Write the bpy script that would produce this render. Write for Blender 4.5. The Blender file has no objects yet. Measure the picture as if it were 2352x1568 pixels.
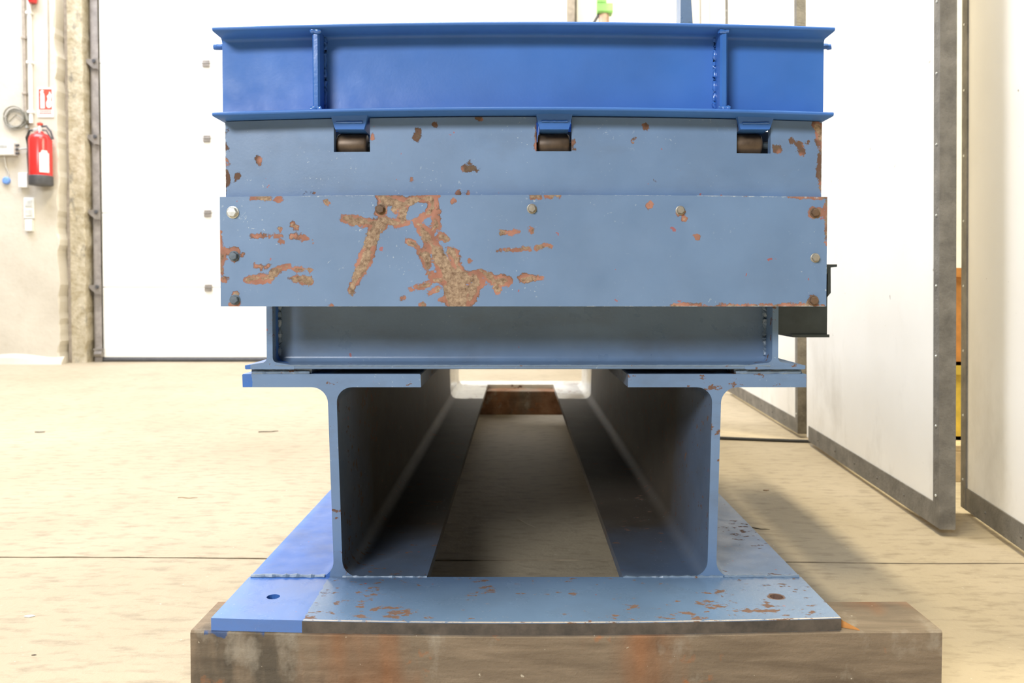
import bpy, bmesh, math, random
import numpy as np
from mathutils import Vector, Matrix, noise

random.seed(7)
S = bpy.context.scene
COL = S.collection
rng = np.random.default_rng(11)

# ------------------------------------------------------------------ camera, world, lights, exposure
F_PX = 1898.0
cam_d = bpy.data.cameras.new('camera')
cam = bpy.data.objects.new('camera', cam_d)
COL.objects.link(cam)
S.camera = cam
cam_d.sensor_fit = 'HORIZONTAL'
cam_d.sensor_width = 36.0
cam_d.lens = 36.0 * F_PX / 2352.0
PITCH = math.radians(1.6)
cam.location = (0, 0, 0.63)
cam.rotation_euler = (math.pi / 2 - PITCH, 0, 0)
cam_d.shift_x = -14 / 2352.0
cam_d.shift_y = -(784 - (660 + F_PX * math.tan(PITCH))) * -1 / 2352.0 * -1
cam_d.clip_start = 0.02
cam_d.dof.use_dof = True
cam_d.dof.focus_distance = 1.34
cam_d.dof.aperture_fstop = 7.0

world = bpy.data.worlds.new('world')
S.world = world
world.use_nodes = True
bg = world.node_tree.nodes['Background']
bg.inputs['Color'].default_value = (1.0, 0.96, 0.88, 1)
bg.inputs['Strength'].default_value = 0.11

def area_light(name, loc, target, size, power, color=(1, 1, 1)):
    d = bpy.data.lights.new(name, 'AREA')
    d.shape = 'RECTANGLE'
    d.size, d.size_y = size
    d.energy = power
    d.color = color
    o = bpy.data.objects.new(name, d)
    COL.objects.link(o)
    o.location = loc
    o.rotation_euler = (Vector(target) - Vector(loc)).to_track_quat('-Z', 'Y').to_euler()
    return o

area_light('daylight_gate', (-2.9, -5.0, 3.7), (0.0, 1.4, 0.6), (3.0, 1.5), 640, (0.95, 0.98, 1.03))
area_light('skylight', (-4.1, 4.9, 6.5), (-2.7, 4.8, 0.0), (3.0, 5.0), 840, (0.92, 0.97, 1.12))
area_light('ceiling_lamp', (-0.75, 1.6, 6.6), (-0.75, 1.6, 0.0), (0.5, 3.6), 560, (1.0, 0.88, 0.64))
area_light('hall_lamp', (3.4, 1.9, 4.6), (2.6, 3.6, 0.0), (1.2, 2.4), 520, (1.0, 0.93, 0.72))

vs = S.view_settings
vs.view_transform = 'Standard'
vs.look = 'None'
vs.gamma = 1.0
vs.use_curve_mapping = False
vs.exposure = 0.0

# ------------------------------------------------------------------ material helpers
class NT:
    def __init__(s, name):
        s.m = bpy.data.materials.new(name)
        s.m.use_nodes = True
        s.t = s.m.node_tree
        s.b = s.t.nodes['Principled BSDF']
        s._co = None
    def n(s, typ, **kw):
        nd = s.t.nodes.new(typ)
        for k, v in kw.items():
            setattr(nd, k, v)
        return nd
    def link(s, a, b):
        s.t.links.new(a, b)
    def put(s, sock, v):
        if isinstance(v, bpy.types.NodeSocket):
            s.link(v, sock)
        elif isinstance(v, tuple) and len(v) == 3 and sock.type == 'RGBA':
            sock.default_value = (*v, 1)
        else:
            sock.default_value = v
    def co(s):
        if s._co is None:
            s._co = s.n('ShaderNodeTexCoord').outputs['Object']
        return s._co
    def scaled(s, sc, vec=None, off=(0, 0, 0)):
        mp = s.n('ShaderNodeMapping')
        s.put(mp.inputs['Vector'], vec or s.co())
        mp.inputs['Scale'].default_value = sc
        mp.inputs['Location'].default_value = off
        return mp.outputs[0]
    def noise(s, scale, detail=4, rough=.55, vec=None, dist=0):
        nd = s.n('ShaderNodeTexNoise')
        s.put(nd.inputs['Vector'], vec or s.co())
        nd.inputs['Scale'].default_value = scale
        nd.inputs['Detail'].default_value = detail
        nd.inputs['Roughness'].default_value = rough
        nd.inputs['Distortion'].default_value = dist
        return nd.outputs['Fac']
    def math(s, op, a, b=0.0, c=0.0, clamp=False):
        nd = s.n('ShaderNodeMath', operation=op, use_clamp=clamp)
        s.put(nd.inputs[0], a); s.put(nd.inputs[1], b); s.put(nd.inputs[2], c)
        return nd.outputs[0]
    def step(s, v, lo, hi):
        nd = s.n('ShaderNodeMapRange', clamp=True)
        s.put(nd.inputs['Value'], v)
        nd.inputs['From Min'].default_value = lo
        nd.inputs['From Max'].default_value = hi
        return nd.outputs[0]
    def mix(s, f, a, b):
        nd = s.n('ShaderNodeMix', data_type='RGBA')
        s.put(nd.inputs['Factor'], f)
        s.put(nd.inputs['A'] if False else nd.inputs[6], a)
        s.put(nd.inputs[7], b)
        return nd.outputs[2]
    def mixf(s, f, a, b):
        nd = s.n('ShaderNodeMix', data_type='FLOAT')
        s.put(nd.inputs[0], f); s.put(nd.inputs[2], a); s.put(nd.inputs[3], b)
        return nd.outputs[0]
    def bump(s, h, strength=.2, dist=.002):
        nd = s.n('ShaderNodeBump')
        nd.inputs['Strength'].default_value = strength
        nd.inputs['Distance'].default_value = dist
        s.put(nd.inputs['Height'], h)
        s.link(nd.outputs[0], s.b.inputs['Normal'])
    def out(s, color=None, rough=None, metal=None, spec=None, coat=None):
        if color is not None: s.put(s.b.inputs['Base Color'], color)
        if rough is not None: s.put(s.b.inputs['Roughness'], rough)
        if metal is not None: s.put(s.b.inputs['Metallic'], metal)
        if spec is not None: s.put(s.b.inputs['Specular IOR Level'], spec)
        if coat is not None: s.put(s.b.inputs['Coat Weight'], coat)
        return s.m

def sep(nt, v):
    nd = nt.n('ShaderNodeSeparateXYZ')
    nt.put(nd.inputs[0], v)
    return nd.outputs

BLUE = (0.050, 0.164, 0.495)
GREY = (0.152, 0.245, 0.400)

def plain(name, color, rough=.5, metal=0.0, var=.12, scale=30, bump=0.0):
    t = NT(name)
    n = t.noise(scale, 5)
    dark = tuple(c * (1 - 2 * var) for c in color)
    lite = tuple(min(1, c * (1 + var)) for c in color)
    c = t.mix(t.step(n, .3, .7), dark, lite)
    if bump: t.bump(t.noise(scale * 5, 4), bump, .002)
    return t.out(c, rough, metal)

def paint(name, base, rough=.34, spots=.0, specks=.5, wear=False, blue_zone=False, dirt=.0, spec=.5, coarse=False):
    t = NT(name)
    n1 = t.noise(7, 5)
    col = t.mix(t.step(n1, .3, .72), tuple(c * .88 for c in base), tuple(c * 1.08 for c in base))
    rgh = t.mixf(t.step(t.noise(22, 4), .3, .7), rough * .85, rough * 1.25)
    if blue_zone:
        xyz = sep(t, t.co())
        jit = t.math('MULTIPLY', t.math('SUBTRACT', t.noise(60, 3), .5), .010)
        x = t.math('ADD', xyz[0], jit)
        a = t.math('LESS_THAN', x, -.4515 - .01)
        b = t.math('MULTIPLY', t.math('LESS_THAN', x, -.3235 - .01), t.math('GREATER_THAN', xyz[1], .185))
        c = t.math('MULTIPLY', t.math('LESS_THAN', x, -.3230 - .01), t.math('LESS_THAN', xyz[2], .157))
        z = t.math('MAXIMUM', a, t.math('MAXIMUM', b, c))
        col = t.mix(z, col, BLUE)
        # brown grime on the beams' inner sides, tunnel shade painted in, darker with depth
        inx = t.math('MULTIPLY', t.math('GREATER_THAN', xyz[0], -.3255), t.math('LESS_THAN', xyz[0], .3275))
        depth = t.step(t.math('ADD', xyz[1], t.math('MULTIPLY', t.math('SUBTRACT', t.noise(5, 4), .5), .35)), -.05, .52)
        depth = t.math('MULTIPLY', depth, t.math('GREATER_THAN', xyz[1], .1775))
        grime_shade = t.math('MULTIPLY', t.math('MULTIPLY', inx, depth), t.math('LESS_THAN', xyz[2], .4905))
        col = t.mix(grime_shade, col, t.mix(t.noise(12, 5), (.030, .023, .016), (.075, .058, .040)))
        rgh = t.mixf(grime_shade, rgh, .6)
        # bright far-end reflection painted pale and glossy on the last stretch of inner sides
        end_sheen = t.math('MULTIPLY', inx, t.step(t.math('ADD', xyz[1], t.math('MULTIPLY', t.noise(14, 5), .06)), 2.47, 2.49))
        end_sheen = t.math('MULTIPLY', end_sheen, t.math('LESS_THAN', xyz[2], .4905))
        col = t.mix(end_sheen, col, (.66, .64, .57))
        rgh = t.mixf(end_sheen, rgh, .22)
    if dirt:
        d = t.noise(9, 6, .65, t.scaled((1, 1, 2.2)))
        col = t.mix(t.math('MULTIPLY', t.step(d, .48, .78), dirt), col, (.09, .085, .07))
    if specks:
        # little scuffs and pale nicks
        s1 = t.step(t.noise(190, 3, .6), .665, .70)
        zone = t.step(t.noise(9, 3), .50, .62)
        s2 = t.step(t.noise(95, 5, .7, t.scaled((1, 1, 3.0))), .705, .73)
        f = t.math('MULTIPLY', t.math('MAXIMUM', t.math('MULTIPLY', s1, zone), s2), specks)
        col = t.mix(f, col, (.46, .53, .58))
        r1 = t.step(t.noise(62, 2, .5, t.scaled((1, 1, 1), off=(3.1, 1.7, .4))), .745, .765)
        col = t.mix(t.math('MULTIPLY', r1, .8), col, (.36, .09, .07))
    hgt = t.math('MULTIPLY', t.noise(260, 2), .25)
    if spots:
        v = t.scaled((1, 1, 1), off=(.7, .2, .9))
        big = t.step(t.noise(6, 3, .5, v), .40, .62)
        fine = t.noise(48, 6, .62, t.scaled((.8, 1.3, 1.3), off=(.7, .2, .9)))
        m = t.step(t.math('ADD', fine, t.math('MULTIPLY', big, .10)), .72 - spots, .75 - spots)
        if blue_zone:
            hx = t.math('SUBTRACT', xyz[0], .4043); hy = t.math('SUBTRACT', xyz[1], .088)
            rd = t.math('SQRT', t.math('ADD', t.math('MULTIPLY', hx, hx), t.math('MULTIPLY', hy, hy)))
            ring = t.math('SUBTRACT', 1.0, t.step(t.math('ADD', rd, t.math('MULTIPLY', t.noise(70, 4), .008)), .0165, .019))
            m = t.math('MULTIPLY', t.math('MAXIMUM', m, ring), t.math('SUBTRACT', 1.0, z))
            upz = sep(t, t.n('ShaderNodeNewGeometry').outputs['Normal'])[2]
            lip = t.math('MULTIPLY', t.math('MULTIPLY', t.math('MULTIPLY', t.math('GREATER_THAN', upz, .7), t.math('GREATER_THAN', xyz[1], -.01)), t.math('LESS_THAN', xyz[1], .0042)), t.step(t.noise(80, 5, .7), .36, .46))
            col = t.mix(t.math('MULTIPLY', lip, t.math('SUBTRACT', 1.0, z)), col, (.55, .50, .46))
        rc = t.mix(t.noise(160, 3), (.085, .05, .038), (.235, .125, .078))
        col = t.mix(m, col, rc)
        rgh = t.mixf(m, rgh, .85)
        hgt = t.math('SUBTRACT', hgt, t.math('MULTIPLY', m, .5))
    if wear:
        at = t.n('ShaderNodeAttribute', attribute_name='wear').outputs['Fac']
        jn = t.math('MULTIPLY', t.math('SUBTRACT', t.noise(95, 7, .72), .5), 30)
        jn2 = t.math('MULTIPLY', t.math('SUBTRACT', t.noise(28, 3, .5), .5), 14)
        d = t.math('ADD', t.math('ADD', at, 3.2), t.math('ADD', jn, jn2))
        m = t.step(d, -.6, .9)
        core = t.step(t.math('ADD', at, t.math('MULTIPLY', t.math('SUBTRACT', t.noise(50, 5), .5), 44)), .5, 3.5)
        prim = t.mix(t.step(t.noise(40, 3), .35, .65), (.33, .150, .105), (.42, .205, .145))
        rough_c = t.mix(t.step(t.noise(130, 5, .7), .34, .66), (.150, .088, .055), (.47, .35, .235))
        rc = t.mix(core, prim, rough_c)
        rim = t.math('SUBTRACT', t.step(d, -1.6, .2), t.step(d, 1.2, 3.6))
        rc = t.mix(t.math('MULTIPLY', t.math('MULTIPLY', rim, t.step(t.noise(24, 3), .5, .6)), .75), rc, (.11, .07, .045))
        tone = t.step(t.noise(17, 3, .5), .47, .53)
        small = t.math('MULTIPLY', t.math('SUBTRACT', 1.0, t.step(at, 6.5, 8.0)), tone)
        rc = t.mix(t.math('MULTIPLY', small, .85 if wear == 'dark' else .25), rc, (.085, .055, .035))
        col = t.mix(m, col, rc)
        sc = t.n('ShaderNodeAttribute', attribute_name='scuff_glint').outputs['Fac']
        sm = t.step(t.math('ADD', sc, t.math('MULTIPLY', t.math('SUBTRACT', t.noise(120, 4, .7), .5), 7)), -.2, 1.0)
        col = t.mix(t.math('MULTIPLY', sm, .8), col, (.50, .55, .57))
        rgh = t.mixf(m, rgh, .9)
        hgt = t.math('SUBTRACT', t.math('ADD', hgt, t.math('MULTIPLY', t.math('MULTIPLY', m, core), t.math('MULTIPLY', t.noise(170, 4), 1.6))), t.math('MULTIPLY', m, 1.6))
    t.bump(hgt, .35, .0012)
    t.out(col, rgh, 0.0, spec)
    return t.m

M = {}
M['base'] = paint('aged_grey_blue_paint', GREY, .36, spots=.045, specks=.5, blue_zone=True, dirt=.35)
M['plate'] = paint('rust_flecked_grey_blue_paint', GREY, .24, spots=.062, specks=.3, blue_zone=True, dirt=.2, spec=.85)
M['cover'] = paint('worn_grey_blue_paint', GREY, .42, specks=.8, wear=True)
M['housing'] = paint('grey_blue_paint', GREY, .42, specks=.7, wear='dark', dirt=.18)
M['frame'] = paint('dusty_grey_blue_paint', (.145, .222, .345), .30, specks=.35, spots=.0, dirt=.35)
M['weld'] = paint('weld_paint', (.19, .26, .35), .25, spots=.03, specks=0)
M['blue'] = paint('bright_blue_paint', BLUE, .44, specks=0, spec=.36)
M['blue_gloss'] = paint('glossy_blue_paint', BLUE, .16, specks=0, spec=.8)
M['dark_grey'] = plain('dark_grey_paint', (.060, .078, .086), .5)
t = NT('sheared_steel_edge')
M['edge'] = t.out(t.mix(t.step(t.noise(28, 6, .65), .3, .7), (.050, .045, .040), (.135, .112, .092)), .7, .2)
t.bump(t.noise(120, 5, .7), .5, .002)
t = NT('rusty_steel')
M['rust'] = t.out(t.mix(t.noise(60, 5), (.09, .055, .035), (.22, .14, .085)), .62, .35)
t.bump(t.noise(200, 4), .3, .001)
t = NT('oiled_brown_steel')
M['roller'] = t.out(t.mix(t.step(t.noise(35, 5), .35, .7), (.075, .050, .030), (.17, .115, .07)), .45, .3)
M['zinc'] = plain('zinc', (.72, .72, .66), .35, .5)
M['bolt_grey'] = plain('painted_bolt', (.12, .16, .20), .4)
M['bolt_worn'] = plain('worn_steel_bolt', (.36, .33, .27), .45, .4)

t = NT('old_timber')
g = t.noise(7, 6, .6, t.scaled((1.2, 6, 9)), .4)
blot = t.noise(4.2, 4, .55, t.scaled((1, .5, .30), off=(2.3, 0, 0)))
blot2 = t.noise(6.5, 5, .6, t.scaled((1, .6, .28), off=(4, 2, 1)))
c = t.mix(t.step(g, .25, .75), (.135, .100, .066), (.275, .212, .145))
c = t.mix(t.step(blot, .41, .53), c, t.mix(t.step(t.noise(22, 5), .3, .7), (.17, .075, .030), (.32, .165, .085)))
c = t.mix(t.math('MULTIPLY', t.step(blot2, .56, .66), .85), c, t.mix(g, (.040, .034, .026), (.10, .085, .062)))
c = t.mix(t.math('MULTIPLY', t.step(t.noise(11, 5, .6, t.scaled((1, 1, .7), off=(7, 1, 3))), .58, .68), .7), c, (.34, .30, .235))
c = t.mix(t.math('MULTIPLY', t.step(t.noise(16, 4, .6, t.scaled((1, 1, 1), off=(1, 1, 8))), .64, .70), .65), c, (.34, .13, .045))
c = t.mix(t.step(t.noise(95, 2), .73, .76), c, (.5, .44, .34))
xyz = sep(t, t.co())
drip = t.math('MULTIPLY', t.math('LESS_THAN', t.math('ABSOLUTE', t.math('SUBTRACT', xyz[0], -.425)), .045), t.math('LESS_THAN', xyz[1], 1.24))
drip = t.math('MULTIPLY', drip, t.step(t.math('ADD', t.math('MULTIPLY', xyz[2], 9.0), t.math('MULTIPLY', t.noise(38, 4), .55)), 1.29, 1.33))
c = t.mix(t.math('MULTIPLY', drip, .85), c, (.03, .075, .20))
t.bump(t.math('ADD', t.noise(30, 6, .65, t.scaled((.6, 4, 4))), t.noise(180, 3)), .45, .003)
M['timber'] = t.out(c, .85)

t = NT('concrete_floor')
a = t.noise(1.1, 5, .6)
b = t.noise(26, 6, .65, t.scaled((.55, 1.5, 1)))
c = t.mix(t.step(a, .3, .7), (.350, .290, .195), (.44, .370, .262))
c = t.mix(t.math('MULTIPLY', t.step(b, .50, .70), .62), c, (.20, .16, .105))
c = t.mix(t.math('MULTIPLY', t.step(t.noise(95, 3, .6), .70, .74), .7), c, (.66, .62, .54))
c = t.mix(t.math('MULTIPLY', t.step(t.noise(2.3, 6, .65, t.scaled((1, .8, 1), off=(9, 4, 0))), .56, .75), .35), c, (.20, .165, .11))
t.bump(t.math('ADD', t.noise(45, 6, .7), t.math('MULTIPLY', b, .7)), .42, .005)
M['floor'] = t.out(c, .60, 0, .38)

t = NT('plaster_wall')
c = t.mix(t.step(t.noise(2.2, 6, .6), .3, .7), (.50, .455, .375), (.62, .575, .485))
c = t.mix(t.math('MULTIPLY', t.step(t.noise(9, 5), .60, .75), .4), c, (.46, .40, .31))
t.bump(t.noise(24, 6, .7), .3, .01)
M['wall'] = t.out(c, .8)
t = NT('chipped_plaster')
c = t.mix(t.step(t.noise(14, 6, .65), .35, .65), (.36, .30, .19), (.56, .50, .38))
c = t.mix(t.step(t.noise(8, 5, .7, t.scaled((1, 1, .5))), .58, .68), c, (.24, .22, .18))
t.bump(t.noise(28, 6, .7), .8, .02)
M['chipped'] = t.out(c, .9)
t = NT('white_partition_sheet')
zz = sep(t, t.co())[2]
c = t.mix(t.step(t.noise(2.5, 5), .3, .7), (.77, .735, .655), (.83, .80, .73))
grime = t.math('MULTIPLY', t.step(t.noise(3.0, 6, .65, t.scaled((1, 1, .55))), .52, .72), t.math('SUBTRACT', 1.0, t.step(zz, .1, .75)))
c = t.mix(t.math('MULTIPLY', grime, .45), c, (.33, .28, .20))
c = t.mix(t.math('MULTIPLY', t.step(t.noise(34, 2), .755, .78), .7), c, (.28, .24, .18))
M['panel'] = t.out(c, .5)
t = NT('galvanised_trim')
c = t.mix(t.step(t.noise(18, 6, .65), .32, .7), (.115, .104, .084), (.225, .205, .168))
t.bump(t.noise(110, 5, .7), .6, .004)
M['trim'] = t.out(c, .62, .15)
M['trim_dark'] = plain('dark_trim', (.16, .145, .12), .6, .1, .2, 40, .2)
M['dark_wall'] = plain('dark_hall_wall', (.06, .055, .05), .8)
M['white'] = plain('white_coated_steel', (.80, .79, .755), .45, 0, .03, 3)
M['offwhite'] = plain('off_white_board', (.70, .66, .60), .6, 0, .05, 6)
M['white_plastic'] = plain('white_plastic', (.78, .78, .75), .4, 0, .03)
M['grey_plastic'] = plain('grey_plastic', (.42, .42, .40), .5)
M['pale_grey'] = plain('pale_grey_plastic', (.62, .62, .58), .5)
M['track'] = plain('galvanised_track', (.33, .30, .28), .5, .3, .15, 20)
M['bracket'] = plain('steel_bracket', (.26, .235, .21), .5, .3, .15, 20)
M['black'] = plain('black_rubber', (.022, .022, .022), .5)
M['blackish'] = plain('dark_grey_rubber', (.075, .075, .08), .5)
M['red'] = plain('red_enamel', (.62, .035, .030), .25, 0, .05)
M['sign_red'] = plain('sign_red', (.55, .07, .04), .6, 0, .05)
M['green'] = plain('green_coating', (.28, .60, .16), .5, 0, .2, 9)
M['copper'] = plain('brown_pipe', (.50, .34, .25), .45, .2)
M['brown'] = plain('brown_edge', (.40, .26, .15), .6)
M['jamb'] = plain('jamb_paint', (.36, .31, .255), .6)
M['cable_grey'] = plain('grey_cable', (.20, .19, .15), .5)
M['blue_cap'] = plain('blue_cap', (.16, .32, .75), .5)
M['orange'] = plain('orange_crate', (.55, .24, .06), .5)
M['yellow'] = plain('yellow_crate', (.66, .48, .07), .5)
M['pine'] = plain('pale_pine', (.55, .42, .25), .7, 0, .15, 30)
M['joint'] = plain('dirty_joint', (.22, .175, .115), .9, 0, .3, 14)
M['twig'] = plain('dark_twig', (.07, .05, .03), .8)
M['straw'] = plain('pale_straw', (.45, .38, .28), .8)

# ------------------------------------------------------------------ geometry helpers
LOC = {}

class MB:
    """collects verts/faces in world coordinates"""
    def __init__(s):
        s.v = []; s.f = []
    def add(s, v, f):
        k = len(s.v)
        s.v += [tuple(p) for p in v]
        s.f += [tuple(i + k for i in q) for q in f]
        return s
    def box(s, x0, x1, y0, y1, z0, z1, bev=0.0, nx=1):
        if bev <= 0 and nx == 1:
            v = [(x, y, z) for x in (x0, x1) for y in (y0, y1) for z in (z0, z1)]
            f = [(0, 1, 3, 2), (4, 6, 7, 5), (0, 4, 5, 1), (2, 3, 7, 6), (0, 2, 6, 4), (1, 5, 7, 3)]
            return s.add(v, f)
        b = min(bev, (y1 - y0) * .45, (z1 - z0) * .45) if bev > 0 else 0
        if b > 0:
            pr = [(y0 + b, z0), (y1 - b, z0), (y1, z0 + b), (y1, z1 - b), (y1 - b, z1), (y0 + b, z1), (y0, z1 - b), (y0, z0 + b)]
        else:
            pr = [(y0, z0), (y1, z0), (y1, z1), (y0, z1)]
        xs = np.linspace(x0, x1, nx + 1)
        m = len(pr)
        v = [(x, p[0], p[1]) for x in xs for p in pr]
        f = []
        for i in range(nx):
            for j in range(m):
                k = (j + 1) % m
                f.append((i * m + j, (i + 1) * m + j, (i + 1) * m + k, i * m + k))
        f.append(tuple(range(m)))
        f.append(tuple(reversed(range(nx * m, (nx + 1) * m))))
        return s.add(v, f)
    def prism(s, prof, axis, a0, a1, n=1, shear=None):
        """prof: list of 2D points; axis 'y': (x,z) extruded along y; 'x': (y,z); 'z': (x,y)"""
        m = len(prof)
        v = []
        for a in np.linspace(a0, a1, n + 1):
            for p, q in prof:
                v.append((p, a, q) if axis == 'y' else (a, p, q) if axis == 'x' else (p, q, a))
        f = []
        for i in range(n):
            for j in range(m):
                k = (j + 1) % m
                f.append((i * m + j, i * m + k, (i + 1) * m + k, (i + 1) * m + j))
        f.append(tuple(reversed(range(m))))
        f.append(tuple(range(n * m, (n + 1) * m)))
        return s.add(v, f)
    def tube(s, pts, r, seg=8, jitter=0.0):
        pts = [Vector(p) for p in pts]
        rs = r if isinstance(r, (list, tuple)) else [r] * len(pts)
        v = []; f = []
        up = Vector((0, 0, 1))
        for i, p in enumerate(pts):
            d = (pts[min(i + 1, len(pts) - 1)] - pts[max(i - 1, 0)]).normalized()
            u = d.cross(up)
            if u.length < 1e-3: u = d.cross(Vector((1, 0, 0)))
            u.normalize(); w = u.cross(d).normalized()
            for j in range(seg):
                a = 2 * math.pi * j / seg
                rr = rs[i] * (1 + jitter * (random.random() - .5))
                v.append(tuple(p + u * math.cos(a) * rr + w * math.sin(a) * rr))
        for i in range(len(pts) - 1):
            for j in range(seg):
                k = (j + 1) % seg
                f.append((i * seg + j, i * seg + k, (i + 1) * seg + k, (i + 1) * seg + j))
        f.append(tuple(reversed(range(seg))))
        n = (len(pts) - 1) * seg
        f.append(tuple(range(n, n + seg)))
        return s.add(v, f)
    def lathe(s, c, prof, axis='z', seg=24):
        """prof: list of (radius, height)"""
        v = []; f = []
        for r, h in prof:
            for j in range(seg):
                a = 2 * math.pi * j / seg
                p = (math.cos(a) * r, math.sin(a) * r, h)
                if axis == 'x': p = (p[2], p[0], p[1])
                if axis == 'y': p = (p[0], p[2], p[1])
                v.append((c[0] + p[0], c[1] + p[1], c[2] + p[2]))
        for i in range(len(prof) - 1):
            for j in range(seg):
                k = (j + 1) % seg
                f.append((i * seg + j, i * seg + k, (i + 1) * seg + k, (i + 1) * seg + j))
        f.append(tuple(reversed(range(seg))))
        n = (len(prof) - 1) * seg
        f.append(tuple(range(n, n + seg)))
        return s.add(v, f)
    def map(s, fn):
        s.v = [tuple(fn(*p)) for p in s.v]
        return s
    def build(s, name, mat, parent=None, smooth=None, attr=None):
        o_ = LOC.get(parent.name, (0, 0, 0)) if parent else (0, 0, 0)
        me = bpy.data.meshes.new(name)
        me.from_pydata([(p[0] - o_[0], p[1] - o_[1], p[2] - o_[2]) for p in s.v], [], s.f)
        bm = bmesh.new(); bm.from_mesh(me)
        bmesh.ops.recalc_face_normals(bm, faces=bm.faces)
        bm.to_mesh(me); bm.free()
        if mat: me.materials.append(mat)
        if attr is not None:
            a = me.attributes.new('wear', 'FLOAT', 'POINT')
            a.data.foreach_set('value', np.asarray(attr[0], dtype=np.float32))
            a = me.attributes.new('scuff_glint', 'FLOAT', 'POINT')
            a.data.foreach_set('value', np.asarray(attr[1], dtype=np.float32))
        if smooth:
            me.polygons.foreach_set('use_smooth', [True] * len(me.polygons))
            me.set_sharp_from_angle(angle=math.radians(smooth))
        ob = bpy.data.objects.new(name, me)
        COL.objects.link(ob)
        if parent:
            ob.parent = parent
            LOC[ob.name] = o_
        return ob

def thing(name, label, cat, loc, group=None):
    o = bpy.data.objects.new(name, None)
    o.empty_display_size = .1
    COL.objects.link(o)
    o.location = loc
    LOC[o.name] = tuple(loc)
    o['label'] = label; o['category'] = cat
    if group: o['group'] = group
    return o

def tag(o, label, cat, group=None):
    o['label'] = label; o['category'] = cat
    if group: o['group'] = group
    return o

def struct(o):
    o['kind'] = 'structure'
    return o

def struct_empty(name, loc):
    o = bpy.data.objects.new(name, None)
    COL.objects.link(o)
    o.location = loc
    LOC[o.name] = tuple(loc)
    o['kind'] = 'structure'
    return o

def i_profile(cx, z0, w, h, tw, tf, r, taper=0.0, tfb=None, n=6):
    """I section outline in (x, z), fillets of radius r, flange taper"""
    tfb = tfb or tf
    hw, ht = w / 2, tw / 2
    z1 = z0 + h
    P = []
    e = .0015
    def corner(sx, top):
        # from flange tip to web on one side
        if top:
            zt = z1 - tf
            tip = (sx * hw, zt + taper); pts = [tip]
            for k in range(n + 1):
                a = math.pi / 2 * k / n
                pts.append((sx * (ht + r - r * math.sin(a)), zt - r + r * math.cos(a)))
        else:
            zb = z0 + tfb
            tip = (sx * hw, zb - taper); pts = [tip]
            for k in range(n + 1):
                a = math.pi / 2 * k / n
                pts.append((sx * (ht + r - r * math.sin(a)), zb + r - r * math.cos(a)))
        return pts
    P += [(-hw + e, z0), (hw - e, z0), (hw, z0 + e)]
    P += corner(1, False)
    P += list(reversed(corner(1, True)))
    P += [(hw, z1 - e), (hw - e, z1), (-hw + e, z1), (-hw, z1 - e)]
    P += corner(-1, True)
    P += list(reversed(corner(-1, False)))
    P += [(-hw, z0 + e)]
    return [(cx + p, q) for p, q in P]

def camber(c, z_lo=None, z_hi=None):
    def fn(x, y, z):
        k = 1.0
        if z_lo is not None:
            k = min(1, max(0, (z - z_lo) / (z_hi - z_lo)))
        return (x, y, z + c * k * max(0.0, 1 - ((x - .008) / .468) ** 2))
    return fn

def bead(p0, p1, r, n=None, jit=.5):
    p0, p1 = Vector(p0), Vector(p1)
    n = n or max(6, int((p1 - p0).length / .006))
    pts = []; rs = []
    for i in range(n + 1):
        q = p0.lerp(p1, i / n)
        pts.append(q + Vector((random.uniform(-1, 1), random.uniform(-1, 1), random.uniform(-1, 1))) * r * .18)
        rs.append(r * (1 + random.uniform(-.25, .3) * jit * 2))
    return MB().tube(pts, rs, 6)

# strokes of bare metal: list of polylines of (u, v, r) in steps of 0.674 mm from the plate's upper left corner
def field(pu, pv, strokes):
    d = np.full(pu.shape, -40.0)
    for st in strokes:
        if len(st) == 1:
            u, v, r = st[0]
            d = np.maximum(d, r - np.hypot(pu - u, pv - v))
        for (u0, v0, r0), (u1, v1, r1) in zip(st[:-1], st[1:]):
            du, dv = u1 - u0, v1 - v0
            L2 = du * du + dv * dv + 1e-9
            t_ = np.clip(((pu - u0) * du + (pv - v0) * dv) / L2, 0, 1)
            d = np.maximum(d, r0 + (r1 - r0) * t_ - np.hypot(pu - u0 - t_ * du, pv - v0 - t_ * dv))
    return d

def grid_plate(xs, zs, y0, y1, inside=None):
    """plate facing -y, gridded front; cells with inside false are cut out"""
    nx, nz = len(xs), len(zs)
    mb = MB()
    idx = lambda i, j, b: (i * nz + j) * 2 + b
    v = [(xs[i], y, zs[j]) for i in range(nx) for j in range(nz) for y in (y0, y1)]
    f = []
    ok = lambda i, j: 0 <= i < nx - 1 and 0 <= j < nz - 1 and (inside is None or inside((xs[i] + xs[i + 1]) / 2, (zs[j] + zs[j + 1]) / 2))
    for i in range(nx - 1):
        for j in range(nz - 1):
            if not ok(i, j): continue
            f.append((idx(i, j, 0), idx(i + 1, j, 0), idx(i + 1, j + 1, 0), idx(i, j + 1, 0)))
            f.append((idx(i, j, 1), idx(i, j + 1, 1), idx(i + 1, j + 1, 1), idx(i + 1, j, 1)))
            if not ok(i - 1, j): f.append((idx(i, j, 0), idx(i, j + 1, 0), idx(i, j + 1, 1), idx(i, j, 1)))
            if not ok(i + 1, j): f.append((idx(i + 1, j, 0), idx(i + 1, j, 1), idx(i + 1, j + 1, 1), idx(i + 1, j + 1, 0)))
            if not ok(i, j - 1): f.append((idx(i, j, 0), idx(i, j, 1), idx(i + 1, j, 1), idx(i + 1, j, 0)))
            if not ok(i, j + 1): f.append((idx(i, j + 1, 0), idx(i + 1, j + 1, 0), idx(i + 1, j + 1, 1), idx(i, j + 1, 1)))
    used = sorted({k for q in f for k in q})
    mp = {k: n for n, k in enumerate(used)}
    mb.v = [v[k] for k in used]
    mb.f = [tuple(mp[k] for k in q) for q in f]
    return mb

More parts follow.
